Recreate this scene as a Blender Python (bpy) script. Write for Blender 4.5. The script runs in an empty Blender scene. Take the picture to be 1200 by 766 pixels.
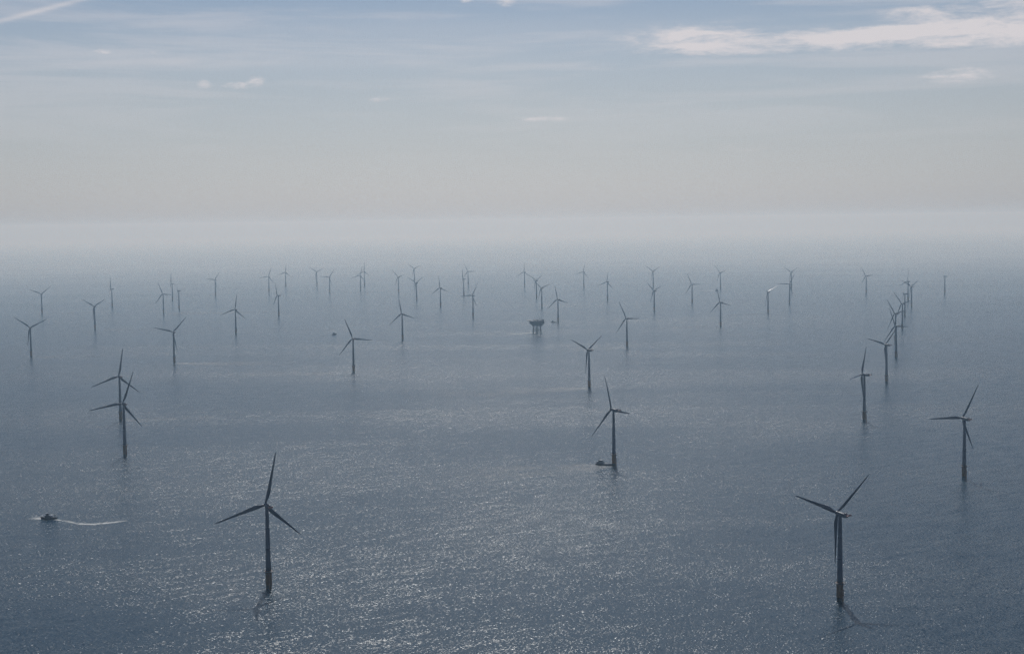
import bpy, bmesh, math, random
from mathutils import Matrix, Vector
R = math.radians
random.seed(7)
S = bpy.context.scene
COL = S.collection

# ------------------------------------------------------------------ camera
CAM_H = 364.6
cam_d = bpy.data.cameras.new('camera')
cam = bpy.data.objects.new('camera', cam_d)
COL.objects.link(cam)
cam_d.sensor_width = 36.0
cam_d.lens = 50.28
cam_d.clip_start = 1.0
cam_d.clip_end = 200000.0
rt, up, fw = (0.999911, -0.000969, -0.013334), (0.01337, 0.072475, 0.997281), (0.0, 0.99737, -0.072482)
cam.matrix_world = Matrix(((rt[0], up[0], -fw[0], 0), (rt[1], up[1], -fw[1], 0), (rt[2], up[2], -fw[2], CAM_H), (0, 0, 0, 1)))
S.camera = cam

# ------------------------------------------------------------------ light
SUN_EL, SUN_AZ = 46.5, -0.5          # degrees; azimuth from +Y towards +X
SUN_STRENGTH = 3.3
SKY_STRENGTH = 0.0575
HAZE_DENSITY = 0.000060
HAZE_COLOR = (0.54, 0.76, 0.94, 1)
S.view_settings.view_transform = 'Standard'
S.view_settings.look = 'None'
S.view_settings.gamma = 1.0
S.view_settings.use_curve_mapping = False
S.view_settings.exposure = -0.1

S.cycles.use_denoising = True
S.cycles.denoiser = 'OPENIMAGEDENOISE'
S.cycles.denoising_prefilter = 'NONE'     # keeps the fine glitter
S.cycles.volume_bounces = 3
S.cycles.max_bounces = 6
S.cycles.sample_clamp_indirect = 4.0
S.cycles.sample_clamp_direct = 3.5

sun_d = bpy.data.lights.new('sun', 'SUN')
sun_d.energy = SUN_STRENGTH
sun_d.angle = R(0.53)
sun_d.color = (1.0, 0.985, 0.955)
sun = bpy.data.objects.new('sun', sun_d)
COL.objects.link(sun)
sun.rotation_euler = (-R(90 - SUN_EL), 0, -R(SUN_AZ))


class Nodes:
    """small helper for building node trees"""
    def __init__(self, tree):
        self.t = tree
        tree.nodes.clear()

    def new(self, typ, ins=None, **props):
        n = self.t.nodes.new(typ)
        for k, v in props.items():
            setattr(n, k, v)
        for k, v in (ins or {}).items():
            self.set(n, k, v)
        return n

    def set(self, n, k, v):
        s = n.inputs[k]
        if isinstance(v, bpy.types.Node):
            v = v.outputs[0]
        if isinstance(v, bpy.types.NodeSocket):
            self.t.links.new(v, s)
        else:
            s.default_value = v

    def math(self, op, a, b=0.0, c=None):
        n = self.t.nodes.new('ShaderNodeMath')
        n.operation = op
        self.set(n, 0, a)
        self.set(n, 1, b)
        if c is not None:
            self.set(n, 2, c)
        return n.outputs[0]

    def ramp(self, v, lo, hi, a=0.0, b=1.0):
        n = self.new('ShaderNodeMapRange', {'Value': v, 'From Min': lo, 'From Max': hi, 'To Min': a, 'To Max': b})
        n.interpolation_type = 'SMOOTHSTEP'
        return n.outputs[0]

    def noise(self, vec, scale, detail=2.0, rough=0.5, dist=0.0):
        return self.new('ShaderNodeTexNoise', {'Vector': vec, 'Scale': scale, 'Detail': detail, 'Roughness': rough, 'Distortion': dist})

    def mixc(self, f, a, b):
        n = self.new('ShaderNodeMix', data_type='RGBA')
        self.set(n, 0, f)
        self.set(n, 6, a)
        self.set(n, 7, b)
        return n.outputs[2]

    def xyz(self, x, y, z):
        return self.new('ShaderNodeCombineXYZ', {0: x, 1: y, 2: z}).outputs[0]


# sky with thin clouds, laid out by direction (azimuth and elevation in degrees)
W = bpy.data.worlds.new('World')
S.world = W
W.use_nodes = True
N = Nodes(W.node_tree)
sky = N.new('ShaderNodeTexSky', sky_type='NISHITA', sun_disc=False)
sky.sun_elevation = R(SUN_EL)
sky.sun_rotation = R(SUN_AZ)
sky.altitude = 0.0
sky.air_density = 1.0
sky.dust_density = 1.0
sky.ozone_density = 2.0
tc = N.new('ShaderNodeTexCoord')
sep = N.new('ShaderNodeSeparateXYZ', {0: tc.outputs['Generated']})
az = N.math('MULTIPLY', N.math('ARCTAN2', sep.outputs[0], sep.outputs[1]), 57.2958)
el = N.math('MULTIPLY', N.math('ARCSINE', sep.outputs[2]), 57.2958)
wisp = N.noise(N.xyz(N.math('MULTIPLY', az, 0.35), N.math('MULTIPLY', el, 1.9), 3.0), 1.0, 6.0, 0.62, 0.4).outputs[0]
fine = N.noise(N.xyz(N.math('MULTIPLY', az, 1.6), N.math('MULTIPLY', el, 4.2), 9.0), 1.0, 5.0, 0.6, 0.3).outputs[0]
veil = N.noise(N.xyz(N.math('MULTIPLY', az, 0.085), N.math('MULTIPLY', el, 0.95), 20.0), 1.0, 5.0, 0.6, 0.4).outputs[0]


def blob(a, e, wa, we, power=1.0, slope=0.0):
    """soft patch round azimuth a, elevation e with half-widths wa, we"""
    da = N.math('DIVIDE', N.math('SUBTRACT', az, a), wa)
    ee = N.math('SUBTRACT', el, e)
    if slope:
        ee = N.math('SUBTRACT', ee, N.math('MULTIPLY', N.math('SUBTRACT', az, a), slope))
    de = N.math('DIVIDE', ee, we)
    r2 = N.math('ADD', N.math('MULTIPLY', da, da), N.math('MULTIPLY', de, de))
    return N.math('MULTIPLY', N.math('EXPONENT', N.math('MULTIPLY', r2, -1.0)), power)


def total(lst):
    t = lst[0]
    for q in lst[1:]:
        t = N.math('ADD', t, q)
    return t


CLOUDS = [
    # azimuth, elevation, half-width, half-height, strength, slope
    (7.4, 7.10, 2.9, 0.62, 1.05, 0.0),
    (11.0, 6.75, 3.6, 0.34, 0.85, 0.0),
    (13.6, 6.95, 3.2, 0.36, 0.85, 0.0),
    (18.6, 6.98, 3.8, 0.62, 1.15, 0.03),
    (20.0, 8.0, 2.6, 0.35, 0.9, 0.0),
    (15.6, 7.75, 1.5, 0.26, 0.65, 0.0),
    (17.35, 5.34, 1.6, 0.28, 0.85, 0.0),
    (1.3, 4.08, 1.4, 0.13, 0.55, 0.0),
    (8.0, 2.8, 2.6, 0.25, 0.30, 0.0),
]
PUFFS = [
    (-15.73, 6.7, 0.42, 0.15, 0.85, 0.0), (-13.78, 6.67, 0.32, 0.12, 0.55, 0.0),
    (-11.88, 5.53, 0.4, 0.24, 0.85, 0.0), (-9.85, 5.70, 0.42, 0.18, 0.9, 0.0), (-10.6, 5.44, 0.75, 0.2, 0.85, 0.0),
    (-5.12, 4.91, 0.5, 0.19, 0.65, 0.0), (0.0, 8.72, 0.5, 0.26, 1.05, 0.0), (-1.65, 8.72, 0.5, 0.18, 0.7, 0.0),
]
c_soft = total([blob(*c) for c in CLOUDS])
c_soft = N.math('MULTIPLY', N.ramp(N.math('ADD', N.math('ADD', N.math('MULTIPLY', wisp, 1.5), N.math('MULTIPLY', fine, 0.5)), N.math('MULTIPLY', c_soft, 0.42)), 1.02, 1.70), N.ramp(c_soft, 0.03, 0.6))
c_puff = total([blob(*c) for c in PUFFS])
c_puff = N.math('MULTIPLY', N.ramp(N.math('ADD', fine, N.math('MULTIPLY', c_puff, 0.6)), 0.70, 1.35), N.ramp(c_puff, 0.05, 0.5))
trail = total([blob(-17.9, 8.13, 3.2, 0.10, 0.42, 0.30), blob(-8.5, 6.35, 9.0, 0.30, 0.14, 0.01), blob(-3.0, 7.6, 10.0, 0.5, 0.10, 0.0)])
high = N.math('MULTIPLY', N.ramp(veil, 0.42, 0.64), N.ramp(el, 1.2, 7.0))
mask = N.math('MINIMUM', total([N.math('MULTIPLY', c_soft, 0.95), N.math('MULTIPLY', c_puff, 1.0), trail, N.math('MULTIPLY', high, 0.27)]), 0.92)
grey = N.new('ShaderNodeHueSaturation', {'Saturation': N.ramp(el, 0.5, 16.0, 0.36, 1.30), 'Color': sky})
grey = N.new('ShaderNodeVectorMath', {0: grey, 1: N.mixc(N.ramp(el, 4.5, 22.0), (0.918, 0.968, 1.078, 1), (0.0, 0.26, 0.52, 1))}, operation='MULTIPLY')
CLOUD_COL = (12.6, 12.0, 12.4, 1)
skyc = N.mixc(mask, grey.outputs[0], CLOUD_COL)
bg = N.new('ShaderNodeBackground', {'Color': skyc, 'Strength': SKY_STRENGTH})
N.new('ShaderNodeOutputWorld', {'Surface': bg})


# ------------------------------------------------------------------ materials
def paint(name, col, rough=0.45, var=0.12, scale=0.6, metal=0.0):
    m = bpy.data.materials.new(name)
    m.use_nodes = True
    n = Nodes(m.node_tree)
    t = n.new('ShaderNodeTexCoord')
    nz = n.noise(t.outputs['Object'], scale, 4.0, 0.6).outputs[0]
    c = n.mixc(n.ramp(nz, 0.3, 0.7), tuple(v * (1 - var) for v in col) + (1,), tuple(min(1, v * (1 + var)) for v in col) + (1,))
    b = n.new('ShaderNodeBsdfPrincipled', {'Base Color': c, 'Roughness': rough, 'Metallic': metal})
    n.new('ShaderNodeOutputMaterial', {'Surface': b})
    return m


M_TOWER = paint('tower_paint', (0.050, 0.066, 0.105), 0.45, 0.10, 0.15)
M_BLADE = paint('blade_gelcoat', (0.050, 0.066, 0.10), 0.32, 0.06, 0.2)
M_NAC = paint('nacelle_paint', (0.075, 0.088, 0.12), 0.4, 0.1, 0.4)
M_YELLOW = paint('weathered_yellow_paint', (0.23, 0.095, 0.02), 0.6, 0.35, 0.35)
M_PILE = paint('fouled_steel', (0.035, 0.034, 0.032), 0.75, 0.4, 0.5)
M_STEEL = paint('dark_steel', (0.06, 0.07, 0.085), 0.5, 0.2, 1.0)
M_RED = paint('red_paint', (0.17, 0.04, 0.04), 0.5, 0.15, 1.0)
M_HULL = paint('dark_hull_paint', (0.018, 0.028, 0.05), 0.4, 0.2, 0.6)
M_CABIN = paint('white_cabin_paint', (0.65, 0.67, 0.68), 0.35, 0.06, 0.8)
M_GREYCAB = paint('grey_cabin_paint', (0.10, 0.12, 0.15), 0.4, 0.1, 0.8)
M_GLASS = paint('tinted_glass', (0.012, 0.016, 0.02), 0.08, 0.1, 1.0)
M_DECKGREY = paint('module_cladding', (0.05, 0.06, 0.10), 0.55, 0.15, 0.12)
M_JACKET = paint('jacket_steel', (0.16, 0.165, 0.15), 0.55, 0.2, 0.2)

# water: facets of wind waves tilt the normal, so that the sun glitters on them
WIND = 33.0
m = bpy.data.materials.new('sea_water')
m.use_nodes = True
n = Nodes(m.node_tree)
t = n.new('ShaderNodeTexCoord')
rot = n.new('ShaderNodeVectorRotate', {'Vector': t.outputs['Object'], 'Angle': R(-WIND)}, rotation_type='Z_AXIS')
sp = n.new('ShaderNodeSeparateXYZ', {0: rot})


def wave(su, sv, off, detail=2.0, rough=0.55):
    v = n.xyz(n.math('MULTIPLY', sp.outputs[0], su), n.math('MULTIPLY', sp.outputs[1], sv), off)
    return n.math('SUBTRACT', n.noise(v, 1.0, detail, rough).outputs[0], 0.5)


flat = n.new('ShaderNodeSeparateXYZ', {0: t.outputs['Object']})


def patch(su, sv, off, detail=3.0):
    v = n.xyz(n.math('MULTIPLY', flat.outputs[0], su), n.math('MULTIPLY', flat.outputs[1], sv), off)
    return n.noise(v, 1.0, detail, 0.55, 0.3).outputs[0]


gust = n.ramp(patch(1 / 500, 1 / 620, 5.0, 5.0), 0.30, 0.72, 0.82, 1.14)
slick = n.ramp(patch(1 / 1900, 1 / 360, 15.0, 5.0), 0.34, 0.66, 0.68, 1.15)
far_smooth = n.math('MULTIPLY', n.ramp(flat.outputs[1], 2500.0, 14000.0, 1.0, 0.42), n.ramp(flat.outputs[1], 9000.0, 42000.0, 1.0, 0.18))       # waves flattened with distance, added so the far sea brightens into the sky
amp = n.math('MULTIPLY', n.math('MULTIPLY', gust, slick), far_smooth)
across = n.math('ADD', n.math('MULTIPLY', wave(0.23, 1.0, 1.0, 3.0, 0.65), 2.3), n.math('MULTIPLY', wave(0.020, 0.085, 7.0, 3.0, 0.6), 0.6))
along = n.math('ADD', n.math('MULTIPLY', wave(0.48, 1.35, 31.0, 3.0, 0.65), 2.35), n.math('MULTIPLY', wave(0.03, 0.06, 17.0, 3.0, 0.6), 0.3))
across = n.math('MULTIPLY', across, amp)
along = n.math('MULTIPLY', along, amp)
loc = n.xyz(along, across, 1.0)
wn = n.new('ShaderNodeVectorRotate', {'Vector': loc, 'Angle': R(WIND)}, rotation_type='Z_AXIS')
wn = n.new('ShaderNodeVectorMath', {0: wn}, operation='NORMALIZE')
b = n.new('ShaderNodeBsdfPrincipled', {'Base Color': (0.0, 0.021, 0.044, 1), 'Roughness': n.math('MULTIPLY', far_smooth, 0.24), 'IOR': 1.25, 'Normal': wn.outputs[0]})
n.new('ShaderNodeOutputMaterial', {'Surface': b})
M_SEA = m


def foam(name, dens, col=(0.62, 0.64, 0.63, 1), sx=0.05, sy=0.25, lo=0.36, hi=0.66):
    """broken foam: the strip's own 'strength' attribute times noise decides where it covers"""
    m = bpy.data.materials.new(name)
    m.use_nodes = True
    n = Nodes(m.node_tree)
    at = n.new('ShaderNodeAttribute', attribute_name='strength')
    t = n.new('ShaderNodeTexCoord')
    s = n.new('ShaderNodeSeparateXYZ', {0: t.outputs['Object']})
    v = n.xyz(n.math('MULTIPLY', s.outputs[0], sx), n.math('MULTIPLY', s.outputs[1], sy), 0.0)
    nz = n.noise(v, 1.0, 4.0, 0.65).outputs[0]
    a = n.math('MULTIPLY', n.math('MULTIPLY', n.ramp(nz, lo, hi), at.outputs['Fac']), dens)
    d = n.new('ShaderNodeBsdfDiffuse', {'Color': col})
    tr = n.new('ShaderNodeBsdfTransparent')
    mx = n.new('ShaderNodeMixShader', {0: a, 1: tr, 2: d})
    n.new('ShaderNodeOutputMaterial', {'Surface': mx})
    return m


M_WAKE = foam('wake_foam', 1.0, lo=0.36, hi=0.54, sx=0.10, sy=0.30)
M_TIDE = foam('tidal_wake_foam', 0.42, (0.60, 0.60, 0.58, 1), 0.012, 0.03, 0.30, 0.70)


# ------------------------------------------------------------------ mesh helpers
def link(name, bm, mat, parent=None, smooth=False, loc=None):
    me = bpy.data.meshes.new(name)
    bm.normal_update()
    bm.to_mesh(me)
    bm.free()
    for p in me.polygons:
        p.use_smooth = smooth
    me.materials.append(mat)
    o = bpy.data.objects.new(name, me)
    COL.objects.link(o)
    if parent:
        o.parent = parent
    if loc:
        o.location = loc
    return o


def tag(o, label=None, cat=None, group=None, kind=None):
    for k, v in (('label', label), ('category', cat), ('group', group), ('kind', kind)):
        if v:
            o[k] = v
    return o


def empty(name, loc, rz=0.0):
    o = bpy.data.objects.new(name, None)
    COL.objects.link(o)
    o.location = loc
    o.rotation_euler = (0, 0, rz)
    o.empty_display_size = 5
    return o


def ring_loft(bm, rings, cap=True):
    vr = [[bm.verts.new(p) for p in r] for r in rings]
    k = len(vr[0])
    for a, b in zip(vr, vr[1:]):
        for i in range(k):
            bm.faces.new((a[i], a[(i + 1) % k], b[(i + 1) % k], b[i]))
    if cap:
        bm.faces.new(list(reversed(vr[0])))
        bm.faces.new(vr[-1])
    return vr


def lathe(bm, prof, k=32, axis='Z', c=(0, 0, 0)):
    """prof: list of (radius, height)"""
    rings = []
    for r, h in prof:
        ring = []
        for i in range(k):
            a = 2 * math.pi * i / k
            x, y = r * math.cos(a), r * math.sin(a)
            if axis == 'Z':
                p = (c[0] + x, c[1] + y, c[2] + h)
            else:
                p = (c[0] - x, c[1] + h, c[2] + y)
            ring.append(p)
        rings.append(ring)
    ring_loft(bm, rings)


def tube(bm, p, q, r0, r1=None, k=8):
    p, q = Vector(p), Vector(q)
    r1 = r0 if r1 is None else r1
    d = (q - p).normalized()
    u = d.orthogonal().normalized()
    v = d.cross(u)
    ring_loft(bm, [[c + (u * math.cos(2 * math.pi * i / k) + v * math.sin(2 * math.pi * i / k)) * r for i in range(k)] for c, r in ((p, r0), (q, r1))])


def box(bm, lo, hi, bev=0.0, taper=None):
    """box from lo to hi; taper = (dx, dy) shrink of the bottom face"""
    t = taper or (0, 0)
    x0, y0, z0 = lo
    x1, y1, z1 = hi
    v = [bm.verts.new(p) for p in ((x0 + t[0], y0 + t[1], z0), (x1 - t[0], y0 + t[1], z0), (x1 - t[0], y1 - t[1], z0), (x0 + t[0], y1 - t[1], z0),
                                   (x0, y0, z1), (x1, y0, z1), (x1, y1, z1), (x0, y1, z1))]
    fs = [bm.faces.new([v[i] for i in f]) for f in ((3, 2, 1, 0), (4, 5, 6, 7), (0, 1, 5, 4), (1, 2, 6, 5), (2, 3, 7, 6), (3, 0, 4, 7))]
    if bev:
        es = {e for f in fs for e in f.edges}
        bmesh.ops.bevel(bm, geom=list(es), offset=bev, segments=2, affect='EDGES', profile=0.6)


def railing(bm, pts, h=1.1, r=0.05, closed=True, every=1):
    n_ = len(pts)
    for i in range(n_ if closed else n_ - 1):
        a, b = Vector(pts[i]), Vector(pts[(i + 1) % n_])
        for z in (h, h * 0.5):
            tube(bm, a + Vector((0, 0, z)), b + Vector((0, 0, z)), r, k=4)
    for i in range(0, n_, every):
        a = Vector(pts[i])
        tube(bm, a, a + Vector((0, 0, h)), r, k=4)


# ------------------------------------------------------------------ sea
def graded(a, b, k=34, p=2.2):
    out = []
    for i in range(-k, k + 1):
        s = i / k
        v = abs(s) ** p
        out.append(v * b if s > 0 else -v * abs(a))
    return out


bm = bmesh.new()
xs = graded(-48000, 48000)
ys = graded(-12000, 48000)
gv = [[bm.verts.new((x, y, 0)) for x in xs] for y in ys]
for j in range(len(ys) - 1):
    for i in range(len(xs) - 1):
        bm.faces.new((gv[j][i], gv[j][i + 1], gv[j + 1][i + 1], gv[j + 1][i]))
tag(link('sea', bm, M_SEA), kind='structure')

# ------------------------------------------------------------------ haze
bm = bmesh.new()
box(bm, (-48500, -12500, -12.0), (48500, 48500, 500))
hm = bpy.data.materials.new('haze_air')
hm.use_nodes = True
n = Nodes(hm.node_tree)
pv = n.new('ShaderNodeVolumePrincipled', {'Color': HAZE_COLOR, 'Density': HAZE_DENSITY, 'Absorption Color': (1.0, 0.84, 0.0, 1), 'Anisotropy': 0.4})
n.new('ShaderNodeOutputMaterial', {'Volume': pv})
hz = tag(link('haze', bm, hm), kind='stuff')

# ------------------------------------------------------------------ wind turbine (origin at sea level, rotor faces local +Y)
HUB_Z = 84.4
TILT, CONE = R(5), R(4)
OVER = 4.5


def pile_bm():
    b = bmesh.new()
    lathe(b, [(2.9, -9), (2.9, 4.6), (2.95, 4.61)], 28)
    return b


def tp_bm():
    b = bmesh.new()
    lathe(b, [(3.05, 4.0), (3.15, 4.05), (3.15, 17.0), (3.35, 17.1), (3.35, 18.4), (2.9, 18.41)], 32)
    return b


def landing_bm():
    b = bmesh.new()
    for sx in (-0.95, 0.95):
        tube(b, (sx, -4.4, -3), (sx, -4.4, 12), 0.28)
        for z in (1.5, 6.5, 11.5):
            tube(b, (sx, -4.4, z), (sx * 0.8, -3.0, z + 0.3), 0.2, k=6)
    for sx in (-0.3, 0.3):
        tube(b, (sx, -3.9, -2), (sx, -3.9, 17.2), 0.07, k=5)
    for i in range(30):
        tube(b, (-0.3, -3.9, -1 + i * 0.6), (0.3, -3.9, -1 + i * 0.6), 0.04, k=4)
    return b


def platform_bm():
    b = bmesh.new()
    lathe(b, [(3.36, 17.55), (5.2, 17.56), (5.2, 17.95), (3.36, 17.96)], 24)
    pts = [(5.1 * math.cos(2 * math.pi * i / 24), 5.1 * math.sin(2 * math.pi * i / 24), 17.95) for i in range(24)]
    railing(b, pts, 1.15, 0.06)
    for i in range(8):
        a = 2 * math.pi * (i + .5) / 8
        tube(b, (3.1 * math.cos(a), 3.1 * math.sin(a), 15.4), (4.9 * math.cos(a), 4.9 * math.sin(a), 17.6), 0.12, k=5)
    tube(b, (4.2, 1.5, 17.9), (4.2, 1.5, 20.6), 0.15, k=6)       # davit crane
    tube(b, (4.2, 1.5, 20.5), (6.6, 2.4, 21.2), 0.12, k=6)
    return b


def tower_bm():
    b = bmesh.new()
    prof = []
    for i in range(13):
        s = i / 12
        z = 18.41 + s * (82.6 - 18.41)
        prof.append((2.75 - 1.1 * s ** 1.15, z))
    for s in (0.36, 0.68):                                      # bolted flange rings
        z = 18.41 + s * 64.19
        r = 2.75 - 1.1 * s ** 1.15
        prof += [(r + 0.001, z - 0.16), (r + 0.05, z - 0.15), (r + 0.05, z + 0.15), (r - 0.001, z + 0.16)]
    prof.sort(key=lambda q: q[1])
    lathe(b, prof, 32)
    return b


def door_bm():
    b = bmesh.new()
    box(b, (-0.45, -2.86, 19.1), (0.45, -2.66, 21.3), 0.05)
    return b


def nacelle_bm():
    b = bmesh.new()
    secs = []
    for y, hw, zb, zt in ((-9.2, 1.45, -1.35, 1.35), (-8.9, 1.75, -1.75, 1.75), (-6.0, 1.95, -2.0, 2.0), (0.0, 2.0, -2.05, 2.05), (2.0, 1.9, -1.95, 1.95), (2.7, 1.6, -1.6, 1.6)):
        ring = []
        for i in range(24):
            a = 2 * math.pi * i / 24
            ca, sa = math.cos(a), math.sin(a)
            e = 0.42
            x = hw * math.copysign(abs(ca) ** e, ca)
            z = math.copysign(abs(sa) ** e, sa)
            z = z * (zt if z > 0 else -zb)
            ring.append((-x, y, z))
        secs.append(ring)
    ring_loft(b, secs)
    box(b, (-1.2, -8.6, 1.7), (1.2, -6.2, 3.0), 0.15)            # cooler housing
    tube(b, (0.9, -5.2, 1.9), (0.9, -5.2, 4.4), 0.06, k=5)        # wind mast
    tube(b, (0.4, -5.2, 4.2), (1.4, -5.2, 4.2), 0.05, k=5)
    return b


def hoist_bm():
    b = bmesh.new()
    box(b, (-2.1, -13.0, 0.9), (2.1, -9.1, 1.15))
    railing(b, [(-2.0, -9.2, 1.15), (-2.0, -12.9, 1.15), (2.0, -12.9, 1.15), (2.0, -9.2, 1.15)], 1.3, 0.07, False)
    box(b, (-2.05, -13.02, 1.2), (2.05, -12.95, 2.4))
    for x in (-1.3, 1.3):
        tube(b, (x, -12.2, 0.95), (x, -9.0, -0.9), 0.14, k=5)
    return b


def beacon_bm():
    b = bmesh.new()
    lathe(b, [(0.3, 1.95), (0.3, 2.5), (0.22, 2.75), (0.05, 2.85)], 12, 'Z', (-0.9, -4.6, 0))
    return b


def hub_bm():
    b = bmesh.new()
    prof = [(1.55, 2.72), (1.75, 3.0), (1.85, 4.5), (1.7, 5.6), (1.3, 6.4), (0.75, 6.9), (0.1, 7.1)]
    lathe(b, prof, 28, 'Y')
    return b


def blade_bm():
    """lofted aerofoil along +Z from the hub centre; chord along X, leading edge to -X"""
    b = bmesh.new()
    L = 54.0
    st = [(1.2, 2.3, 1.0, 0), (2.6, 2.3, 1.0, 8), (5.0, 2.9, 0.72, 13), (8.0, 3.9, 0.42, 12), (11.0, 4.3, 0.31, 10), (16.0, 3.85, 0.26, 7),
          (22.0, 3.2, 0.23, 5), (29.0, 2.6, 0.21, 3), (36.0, 2.1, 0.19, 1.5), (43.0, 1.65, 0.18, 0.5), (49.0, 1.25, 0.17, 0), (52.5, 0.8, 0.16, 0), (54.0, 0.22, 0.16, 0)]
    rings = []
    for z, ch, th, tw in st:
        ring = []
        w = min(1.0, max(0.0, (z - 2.6) / 7.0))                  # circle to aerofoil
        for i in range(22):
            a = 2 * math.pi * i / 22
            cx = math.cos(a)
            cy = math.sin(a)
            xc = 0.5 * ch * cx
            yc = 0.5 * ch * th * cy
            u = (1 - cx) / 2 if False else (cx + 1) / 2            # 0 leading .. 1 trailing
            thick = 1.15 * (1 - u) ** 0.55 * (0.35 + u) ** 0.3 if cy != 0 else 1
            yc = yc * ((1 - w) + w * min(1.25, thick))
            xo = w * ch * 0.20                                     # pitch axis near 30 % chord
            c_, s_ = math.cos(R(tw)), math.sin(R(tw))
            x, y = xc + xo, yc
            ring.append((x * c_ - y * s_, x * s_ + y * c_ + 0.0006 * z * z * 0.4, z))
        rings.append(list(reversed(ring)))
    ring_loft(b, rings)
    return b


TEMPLATE = {}


def mesh_once(key, fn, mat, smooth):
    if key not in TEMPLATE:
        o = link(key, fn(), mat, None, smooth)
        TEMPLATE[key] = o.data
        bpy.data.objects.remove(o)
    return TEMPLATE[key]


def part(name, fn, mat, parent, smooth=True):
    me = mesh_once(name, fn, mat, smooth)
    o = bpy.data.objects.new(name, me)
    COL.objects.link(o)
    o.parent = parent
    return o


NAC_M = Matrix.Translation((0, 0, HUB_Z)) @ Matrix.Rotation(TILT, 4, 'X')


def place_blades(blades, phase, pitch=0.0):
    for k, bl in enumerate(blades):
        bl.matrix_basis = NAC_M @ Matrix.Translation((0, OVER, 0)) @ Matrix.Rotation(R(phase + 120 * k), 4, 'Y') @ Matrix.Rotation(-CONE, 4, 'X') @ Matrix.Rotation(R(pitch), 4, 'Z')


def make_turbine(detail):
    t_ = empty('wind_turbine', (0, 0, 0))
    part('monopile', pile_bm, M_PILE, t_)
    tp = part('transition_piece', tp_bm, M_YELLOW, t_)
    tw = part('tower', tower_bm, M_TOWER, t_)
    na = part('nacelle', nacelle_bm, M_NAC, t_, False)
    na.matrix_basis = NAC_M
    hb = part('rotor_hub', hub_bm, M_NAC, t_)
    hb.matrix_basis = NAC_M
    part('work_platform', platform_bm, M_STEEL, tp, False)
    if detail:
        part('boat_landing', landing_bm, M_YELLOW, tp, False)
        part('tower_door', door_bm, M_STEEL, tw, False)
        part('beacon', beacon_bm, M_RED, na)
    part('hoist_platform', hoist_bm, M_RED, na, False)
    for k in range(3):
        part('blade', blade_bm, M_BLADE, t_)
    return t_


def copy_tree(o, parent=None):
    c = o.copy()
    COL.objects.link(c)
    c.parent = parent
    for ch in list(o.children):
        copy_tree(ch, c)
    return c


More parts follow.
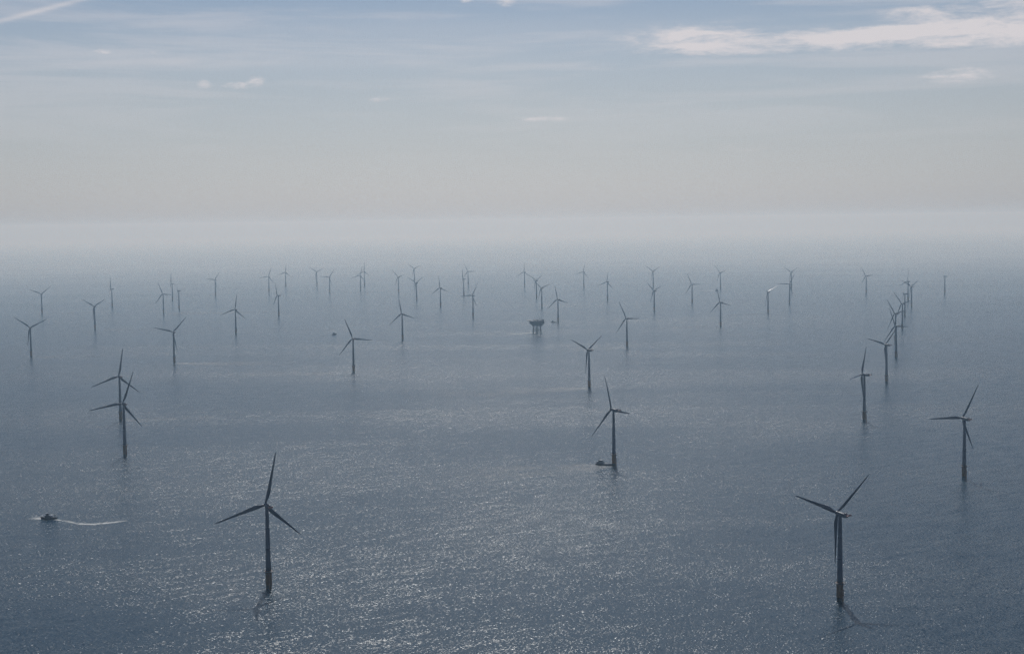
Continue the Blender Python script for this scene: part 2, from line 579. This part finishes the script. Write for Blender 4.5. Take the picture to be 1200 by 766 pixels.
# x, y (metres from below the camera), heading of the rotor, blade angle, label
TURBINES = [
    (-249, 1422, 28, 13, 'large near wind turbine at front left with one blade pointing almost straight up'),
    (310, 1345, 30, 53, 'nearest wind turbine at front right with two raised blades and rusty orange base'),
    (629, 1978, 22, 31, 'dark wind turbine near the right edge with one blade level to the left'),
    (-623, 2273, 34, 21, 'nearer of the two overlapping wind turbines at left behind the moving workboat'),
    (-745, 2696, 32, 10, 'farther of the two overlapping wind turbines at left, partly hidden behind the nearer one'),
    (150, 2122, 46, 104, 'wind turbine in the middle with a dark crew boat pushed against its base'),
    (168, 3124, 40, 58, 'wind turbine with blades in a wide V, behind the turbine with the moored crew boat'),
    (333, 4135, 30, 94, 'wind turbine right of the substation, first behind the turbine with the V shaped blades'),
    (632, 2556, 58, 26, 'frontmost wind turbine of the receding row at right, one thin blade raised'),
    (829, 3155, 32, 47, 'second wind turbine of the receding row at right, blades in a Y'),
    (999, 3708, 30, 96, 'third wind turbine of the receding row at right, one blade level to the right'),
    (1126, 4187, 32, 83, 'fourth wind turbine of the receding row at right, tower hidden behind the third'),
    (1275, 4659, 28, 79, 'fifth wind turbine of the receding row at right, blades fanned above the fourth'),
    (1449, 5262, 75, 60, 'sixth wind turbine of the receding row at right, rotor seen edge on'),
    (1630, 5821, 26, 60, 'seventh wind turbine of the receding row at right with a clear Y of blades'),
    (1745, 6287, 36, 9, 'rearmost wind turbine of the receding row at right, one blade straight up'),
    (-394, 3530, 22, 98, 'dark wind turbine left of centre beside a tiny distant boat'),
    (-345, 4488, 32, 109, 'wind turbine left of centre, right behind the one by the tiny lone boat'),
    (-909, 3829, 32, 45, 'wind turbine at left with a long pale tidal streak running right from its base'),
    (-1377, 4078, 32, 66, 'leftmost of the larger turbines by the left edge, blades in a wide Y'),
    (-1506, 5154, 38, 61, 'wind turbine with Y blades at far left, one behind the left edge turbine'),
    (-2036, 6189, 36, 53, 'leftmost hazy wind turbine at the far left, small with Y blades'),
    (-1855, 6633, 106, 0, 'hazy wind turbine at far left seen edge on as a thin pole'),
    (-1476, 6053, 42, 97, 'small wind turbine with one blade level right, beside two pole like ones'),
    (-1699, 7159, 103, 0, 'left one of two faint pole like turbines at far left, its blade up'),
    (-1481, 6360, 103, 60, 'right one of two faint pole like turbines at far left, blade hidden by tower'),
    (-1572, 7589, 42, 37, 'very faint small wind turbine alone above the turbine with the long pale streak'),
    (-938, 4846, 36, 10, 'mid distance wind turbine at left with one blade up and two drooping'),
    (-945, 5788, 80, 100, 'small wind turbine right of the one with two drooping blades, blade straight up'),
    (-1358, 8004, 28, 20, 'faint distant wind turbine just left of a small turbine with upright blade'),
    (-1370, 8680, 28, 8, 'very faint distant wind turbine above right of a small turbine with upright blade'),
    (-1178, 8657, 28, 65, 'very faint wind turbine on the horizon haze, left of the level bladed one'),
    (-986, 7754, 32, 36, 'faint wind turbine with one blade level to the left, above the tiny boat'),
    (-840, 7958, 28, 15, 'nearer and darker of two faint wind turbines standing side by side left of centre'),
    (-885, 8614, 28, 5, 'taller standing, paler of two faint wind turbines side by side left of centre'),
    (-604, 7649, 42, 77, 'faint wind turbine directly above the upright blade of a darker turbine left of centre'),
    (-614, 9050, 28, 68, 'faintest wind turbine near the centre, showing just above a small one with V blades'),
    (-455, 6852, 42, 60, 'small wind turbine near the centre with V blades, in front of the faintest one'),
    (-313, 6288, 34, 114, 'small wind turbine near the centre with one blade up and two spread low'),
    (-242, 7248, 92, 0, 'edge on wind turbine near the centre like a thin upright line'),
    (-254, 8409, 26, 93, 'faint wind turbine just right of the thin upright edge on one near the centre'),
    (-151, 5564, 36, 29, 'wind turbine near the centre with one blade level to the left and one up right'),
    (75, 8175, 28, 2, 'faint lone wind turbine straight above the left half of the substation'),
    (121, 6939, 42, 63, 'small hazy wind turbine above the substation, its rotor touching the next one'),
    (129, 6118, 34, 72, 'wind turbine right behind the substation with a blade reaching up right'),
    (169, 5214, 30, 108, 'wind turbine beside the substation with a small boat at its base'),
    (409, 8074, 30, 12, 'faint lone wind turbine right of the substation, one blade straight up'),
    (448, 6672, 34, 9, 'small hazy wind turbine right of centre with one blade straight up and two drooping'),
    (794, 8002, 28, 64, 'faint wind turbine standing right above a darker one, both with Y blades'),
    (576, 5767, 42, 72, 'darker wind turbine with Y blades standing right below a faint one'),
    (796, 6298, 32, 93, 'small wind turbine right of centre with one blade level to the right'),
    (1118, 7645, 36, 77, 'faint wind turbine above a darker turbine right of centre, near a white wake'),
    (715, 4889, 30, 105, 'wind turbine right of centre with one blade up and two low, below a faint one'),
    (994, 5537, 20, 65, 'wind turbine at right with a bright sunlit blade to the right'),
    (1203, 6182, 20, 32, 'small wind turbine at right with one blade level to the left'),
    (1484, 7578, 28, 62, 'faint wind turbine directly behind the small one with its blade level left at right'),
    (1723, 6942, 28, 87, 'small hazy wind turbine standing alone left of the top of the receding row'),
    (2060, 6793, 73, 60, 'rightmost hazy wind turbine seen edge on as a bare pole'),
]
FEATHERED = {(632, 2556): 72, (-945, 5788): 80, (-242, 7248): 80, (-1855, 6633): 80, (-1699, 7159): 80}   # blade pitch of idle rotors
near_t = make_turbine(True)
far_t = make_turbine(False)
first = {True: near_t, False: far_t}
used = set()
for x, y, beta, ph, lab in TURBINES:
    det = math.hypot(x, y) < 4300
    if det not in used:
        o = first[det]
        used.add(det)
    else:
        o = copy_tree(first[det])
    o.location = (x, y, 0)
    o.rotation_euler = (0, 0, R(beta))
    place_blades([c for c in o.children if c.name.split('.')[0] == 'blade'], ph, FEATHERED.get((x, y), 0))
    if 'sunlit blade' in lab:                                   # parked rotor, blades feathered flat side up
        for c in [c for c in o.children if c.name.split('.')[0] == 'blade']:
            d = (o.matrix_basis @ c.matrix_basis).to_3x3()
            h = (Vector((-x, -y, CAM_H - HUB_Z)).normalized() + Vector((0, math.cos(R(SUN_EL)), math.sin(R(SUN_EL))))).normalized()
            hl = d.inverted() @ h
            c.matrix_basis = c.matrix_basis @ Matrix.Rotation(math.atan2(-hl.x, hl.y), 4, 'Z')
    tag(o, lab, 'wind turbine', 'wind turbines of the offshore farm')


# ------------------------------------------------------------------ offshore substation
sub = tag(empty('offshore_substation', (82.7, 4717, 0), R(4)), 'dark offshore substation platform on pale jacket legs above the sea', 'platform')


def sub_part(name, mat, fn, parent=None, smooth=False):
    b = bmesh.new()
    fn(b)
    return link(name, b, mat, parent or sub, smooth)


for sx in (-1, 1):
    for sy in (-1, 1):
        sub_part('jacket_leg', M_JACKET, lambda b: tube(b, (sx * 13.5, sy * 9.5, -8), (sx * 11, sy * 8, 24.5), 1.35, 1.25, 14), smooth=True)


def braces(b):
    for z0, z1 in ((3, 12), (12, 21)):
        for s in (-1, 1):
            f0, f1 = 13.2 - z0 * .08, 13.2 - z1 * .08
            g0, g1 = 9.3 - z0 * .05, 9.3 - z1 * .05
            tube(b, (-f0, s * g0, z0), (f1, s * g1, z1), 0.4, k=7)
            tube(b, (f0, s * g0, z0), (-f1, s * g1, z1), 0.4, k=7)
            tube(b, (s * f0, -g0, z0), (s * f1, g1, z1), 0.4, k=7)
            tube(b, (-f0, s * g0, z0), (f0, s * g0, z0), 0.4, k=7)
    for x in (-3.5, 0, 3.5):
        tube(b, (x, -6, -8), (x, -6, 23), 0.7, k=10)              # cable tubes


sub_part('brace', M_JACKET, braces)
sub_part('lower_deck', M_DECKGREY, lambda b: box(b, (-22.5, -13, 24.0), (22.5, 13, 32.0), 0.3, (7.5, 3)))
sub_part('upper_deck', M_DECKGREY, lambda b: box(b, (-24.5, -13.5, 33.01), (23.5, 13.5, 41.5), 0.2))


def mods(b):
    for i in range(7):
        box(b, (-21 + i * 6.3, -14.1, 34), (-17 + i * 6.3, -13.52, 40))
    for z in (33.2, 41.3):
        railing(b, [(-25, -14.2, z), (-12, -14.2, z), (0, -14.2, z), (12, -14.2, z), (24.2, -14.2, z), (24.2, 14.2, z), (-25, 14.2, z)], 1.2, 0.08)


sub_part('wall_panel', M_STEEL, mods)


def heli(b):
    lathe(b, [(10.5, 42.9), (11.2, 43.0), (11.2, 43.6), (10.9, 43.7)], 8, 'Z', (-26.5, 0, 0))
    for a in (-5, 5):
        tube(b, (-34, a, 43), (-24, a * .8, 36), 0.45, k=6)
        tube(b, (-26, a, 43), (-22, a * .8, 41), 0.45, k=6)


sub_part('helideck', M_STEEL, heli)
for x0, y0, w_, d_, h_ in ((-10, -9, 7, 8, 2.6), (-1, -10, 5, 10, 4.2), (7, -8, 9, 9, 2.2), (17, -10, 5, 6, 5.0), (-12, 3, 10, 8, 3.2)):
    sub_part('equipment_container', M_STEEL, lambda b: box(b, (x0, y0, 41.52), (x0 + w_, y0 + d_, 41.52 + h_), 0.12))
for sy in (-1, 1):
    sub_part('jacket_leg', M_JACKET, lambda b: tube(b, (0, sy * 9.5, -8), (0, sy * 8, 24.5), 1.25, 1.15, 14), smooth=True)
sub_part('crane', M_RED, lambda b: (tube(b, (14, -9, 41.4), (14, -9, 47), 0.9, 0.8, 10), tube(b, (14, -9, 46.5), (0, -6, 49), 0.45, 0.3, 6)))
sub_part('mast', M_STEEL, lambda b: (tube(b, (8.5, 3, 41.4), (8.5, 3, 52), 0.35, 0.12, 6), tube(b, (7, 3, 50), (10, 3, 50), 0.1, k=4)))


# ------------------------------------------------------------------ boats (bow to local +X, waterline at z = 0)
def hull_bm(L, Bm, D, sheer=0.6, fine=1.0):
    b = bmesh.new()
    rings = []
    for s in (0, .04, .15, .35, .55, .72, .86, .95, 1.0):
        x = -L / 2 + L * s
        hw = Bm / 2 * (0.90 + 0.10 * min(1, s / .2)) * (1 - max(0, (s - .5) / .5) ** (2.0 * fine)) + 0.06
        top = D + sheer * max(0, (s - .3) / .7) ** 2
        rake = 0.08 * L * max(0, (s - .8) / .2)
        prof = [(-1.0, top), (-1.0, top * .5), (-.92, .1), (-.6, -.8), (0, -1.2), (.6, -.8), (.92, .1), (1.0, top * .5), (1.0, top), (.94, top + 0.0), (-.94, top + 0.0)]
        rings.append([(x + rake * max(0, z) / D * .6, -hw * q, z) for q, z in prof])
    ring_loft(b, rings)
    return b


def bx(lo, hi, bev=0.1, taper=None):
    b = bmesh.new()
    box(b, lo, hi, bev, taper)
    return b


def boat(name, loc, heading, label, cat, L, Bm, D, cab, cabin_mat, mast=True, details=True, wheel=None):
    """cab = (x0, x1, height) of the deckhouse; wheel = (x0, x1, height) of the wheelhouse above it"""
    o = tag(empty(name, loc, heading), label, cat)
    link('hull', hull_bm(L, Bm, D), M_HULL, o)
    z0 = D + .02
    c = link('cabin', bx((cab[0], -Bm * .38, z0), (cab[1], Bm * .38, z0 + cab[2])), cabin_mat, o)
    z1 = z0 + cab[2]
    if wheel:
        w = link('wheelhouse', bx((wheel[0], -Bm * .3, z1 + .02), (wheel[1], Bm * .3, z1 + wheel[2])), cabin_mat, o)
        b = bmesh.new()
        zz = z1 + wheel[2] * .45
        box(b, (wheel[1] - .05, -Bm * .27, zz), (wheel[1] + .06, Bm * .27, zz + wheel[2] * .4))
        box(b, (wheel[0] + .4, -Bm * .3 - .06, zz), (wheel[1] - .4, -Bm * .3 + .05, zz + wheel[2] * .4))
        box(b, (wheel[0] + .4, Bm * .3 - .05, zz), (wheel[1] - .4, Bm * .3 + .06, zz + wheel[2] * .4))
        link('window', b, M_GLASS, w)
        z1 += wheel[2]
    if mast:
        b = bmesh.new()
        mx_ = (wheel or cab)[0] + 1.0
        tube(b, (mx_, 0, z1), (mx_ - .3, 0, z1 + 4.2), 0.16, 0.08, 6)
        tube(b, (mx_ - .2, -1.3, z1 + 2.6), (mx_ - .2, 1.3, z1 + 2.6), 0.08, k=5)
        link('mast', b, M_STEEL, o)
    if details:
        b = bmesh.new()
        pts = [(-L * .46, -Bm * .46, D), (-L * .2, -Bm * .47, D), (L * .12, -Bm * .47, D + .1), (L * .33, -Bm * .36, D + .3), (L * .47, -Bm * .08, D + .6),
               (L * .47, Bm * .08, D + .6), (L * .33, Bm * .36, D + .3), (L * .12, Bm * .47, D + .1), (-L * .2, Bm * .47, D), (-L * .46, Bm * .46, D)]
        railing(b, pts, 1.1, 0.05, False)
        link('railing', b, M_STEEL, o)
        b = bmesh.new()
        for s in (-1, 1):
            for k in range(5):
                x = -L * .38 + k * L * .16
                lathe(b, [(.15, -.7), (.32, -.6), (.32, .6), (.15, .7)], 10, 'Z', (x, s * (Bm * .5 + .2), D * .55))
        link('fender', b, M_PILE, o)
    return o


# workboat under way at the left: bow towards -X
wb = boat('workboat', (-587.5, 1784.0, 0), R(180 + 4), 'dark workboat steaming left with foam at its bow and a thin white wake', 'boat', 19.5, 6.2, 2.6,
          (-1.5, 5.0, 2.4), M_GREYCAB, wheel=(0.2, 3.6, 2.3))
link('deck_crate', bx((-4.6, -1.5, 2.65), (-1.9, 1.5, 5.2)), M_CABIN, wb)
b = bmesh.new()
tube(b, (-7.5, 1.2, 2.6), (-7.5, 1.2, 6.2), .35, .3, 8)
tube(b, (-7.5, 1.2, 6.0), (-4.0, 1.2, 7.6), .22, .15, 6)
link('deck_crane', b, M_STEEL, wb)

# crew boat pushed against the turbine base
dx, dy = 150 - 123.6, 2122 - 2135.8
hd = math.atan2(dy, dx)
ux, uy = math.cos(hd), math.sin(hd)
cb = boat('crew_boat', (150 - ux * 16.2, 2122 - uy * 16.2, 0), hd, 'dark crew transfer boat with its bow pushed against the turbine base', 'boat', 25.0, 8.0, 2.6,
          (-11.0, -0.5, 2.6), M_GREYCAB, wheel=(-8.5, -2.0, 2.4))

boat('launch', (-595.7, 4772, 0), R(15), 'tiny dark boat alone on the water left of the dark turbine', 'boat', 15.0, 5.0, 2.6, (-3.5, 3.5, 2.6), M_GREYCAB, details=False, wheel=(-2.5, 1.5, 2.4))
boat('crew_boat', (169 - 4.5 - 11, 5214 + 4, 0), R(-15), 'tiny crew boat at the foot of the turbine beside the substation', 'boat', 20.0, 7.0, 2.4, (-8.0, -1.0, 2.4), M_GREYCAB, details=False, wheel=(-6.5, -2.0, 2.2))
boat('launch', (1065, 7418, 0), R(-15), 'tiny hazy boat with a white wake, far off below a faint turbine', 'boat', 17.0, 5.5, 2.4, (-5.0, 2.0, 2.4), M_GREYCAB, details=False, wheel=(-3.0, 0.5, 2.2))


# ------------------------------------------------------------------ wakes lying on the water
def strip(name, pts, widths, strengths, mat, kind='stuff', z=0.06, seg=10):
    """a ribbon of foam along pts; strength fades to nothing at both edges"""
    bm_ = bmesh.new()
    lay = bm_.verts.layers.float.new('strength')
    P, Wd, St = [], [], []
    for i in range(len(pts) - 1):
        for k in range(seg):
            s = k / seg
            P.append(Vector(pts[i]).lerp(Vector(pts[i + 1]), s))
            Wd.append(widths[i] * (1 - s) + widths[i + 1] * s)
            St.append(strengths[i] * (1 - s) + strengths[i + 1] * s)
    P.append(Vector(pts[-1]))
    Wd.append(widths[-1])
    St.append(strengths[-1])
    rows = []
    for i, p in enumerate(P):
        d = (P[min(i + 1, len(P) - 1)] - P[max(i - 1, 0)]).normalized()
        nrm = Vector((-d.y, d.x))
        row = []
        for s, f in ((-1, 0), (-.55, .7), (0, 1), (.55, .7), (1, 0)):
            q = p + nrm * (Wd[i] * s)
            v = bm_.verts.new((q.x, q.y, z))
            v[lay] = St[i] * f
            row.append(v)
        rows.append(row)
    for a, c in zip(rows, rows[1:]):
        for i in range(4):
            bm_.faces.new((a[i], a[i + 1], c[i + 1], c[i]))
    return tag(link(name, bm_, mat), kind=kind)


strip('boat_wake', [(-580, 1781), (-556, 1765), (-536, 1750), (-521, 1748), (-500, 1757), (-484, 1768)], [3, 4, 5.5, 6, 5.5, 7], [1, .7, 1, 1, 1, .3], M_WAKE)
strip('boat_wake', [(-594, 1788), (-600, 1789), (-612, 1797)], [7, 11, 15], [1, 1, .2], M_WAKE, z=0.08)
strip('boat_wake', [(1060, 7420), (991, 7458)], [22, 30], [1, .7], M_WAKE)
strip('boat_wake', [(-20, 4670), (78, 4745)], [30, 16], [.4, .9], M_WAKE)


def tidal(x, y, dx, dy, length, width, strength):
    """long pale streak trailing from a pile in the tidal stream"""
    d = math.hypot(dx, dy)
    pts, wd, st = [], [], []
    for i in range(6):
        s = i / 5
        wob = math.sin(s * 5 + x) * width * 0.25
        pts.append((x + dx / d * length * s - dy / d * wob, y + dy / d * length * s + dx / d * wob))
        wd.append(width * (0.25 + 0.75 * s ** 0.6))
        st.append(strength * (1 - s) ** 0.7 if i else strength)
    strip('tidal_wake', pts, [w * 3.2 for w in wd], st, M_TIDE)


# base x, y, stream direction, length, half-width, strength
for a in [(-909, 3829, 1, -0.12, 330, 26, 1.0), (-1506, 5154, 1, -0.06, 230, 26, .9), (-2036, 6189, 1, 0.0, 330, 30, .9), (-1476, 6053, 1, 0.05, 560, 40, .9),
          (-394, 3530, -1, -0.05, 300, 26, .9), (-394, 3530, 1, -0.10, 120, 16, .6), (168, 3124, -1, -0.22, 420, 34, 1.0), (150, 2122, -1, -0.20, 260, 26, 1.0),
          (333, 4135, -1, -0.25, 270, 30, .9), (715, 4889, -1, 0.05, 260, 24, .8), (576, 5767, -1, -0.05, 300, 30, .6), (-745, 2696, 1, 0.12, 190, 16, .8),
          (-1377, 4078, 1, -0.1, 210, 26, .6), (169, 5214, -1, -0.1, 200, 24, .8), (994, 5537, -1, -0.1, 260, 30, .6), (-345, 4488, -1, 0.0, 260, 26, .6), (-986, 7754, 1, 0, 900, 60, .6)]:
    tidal(*a)
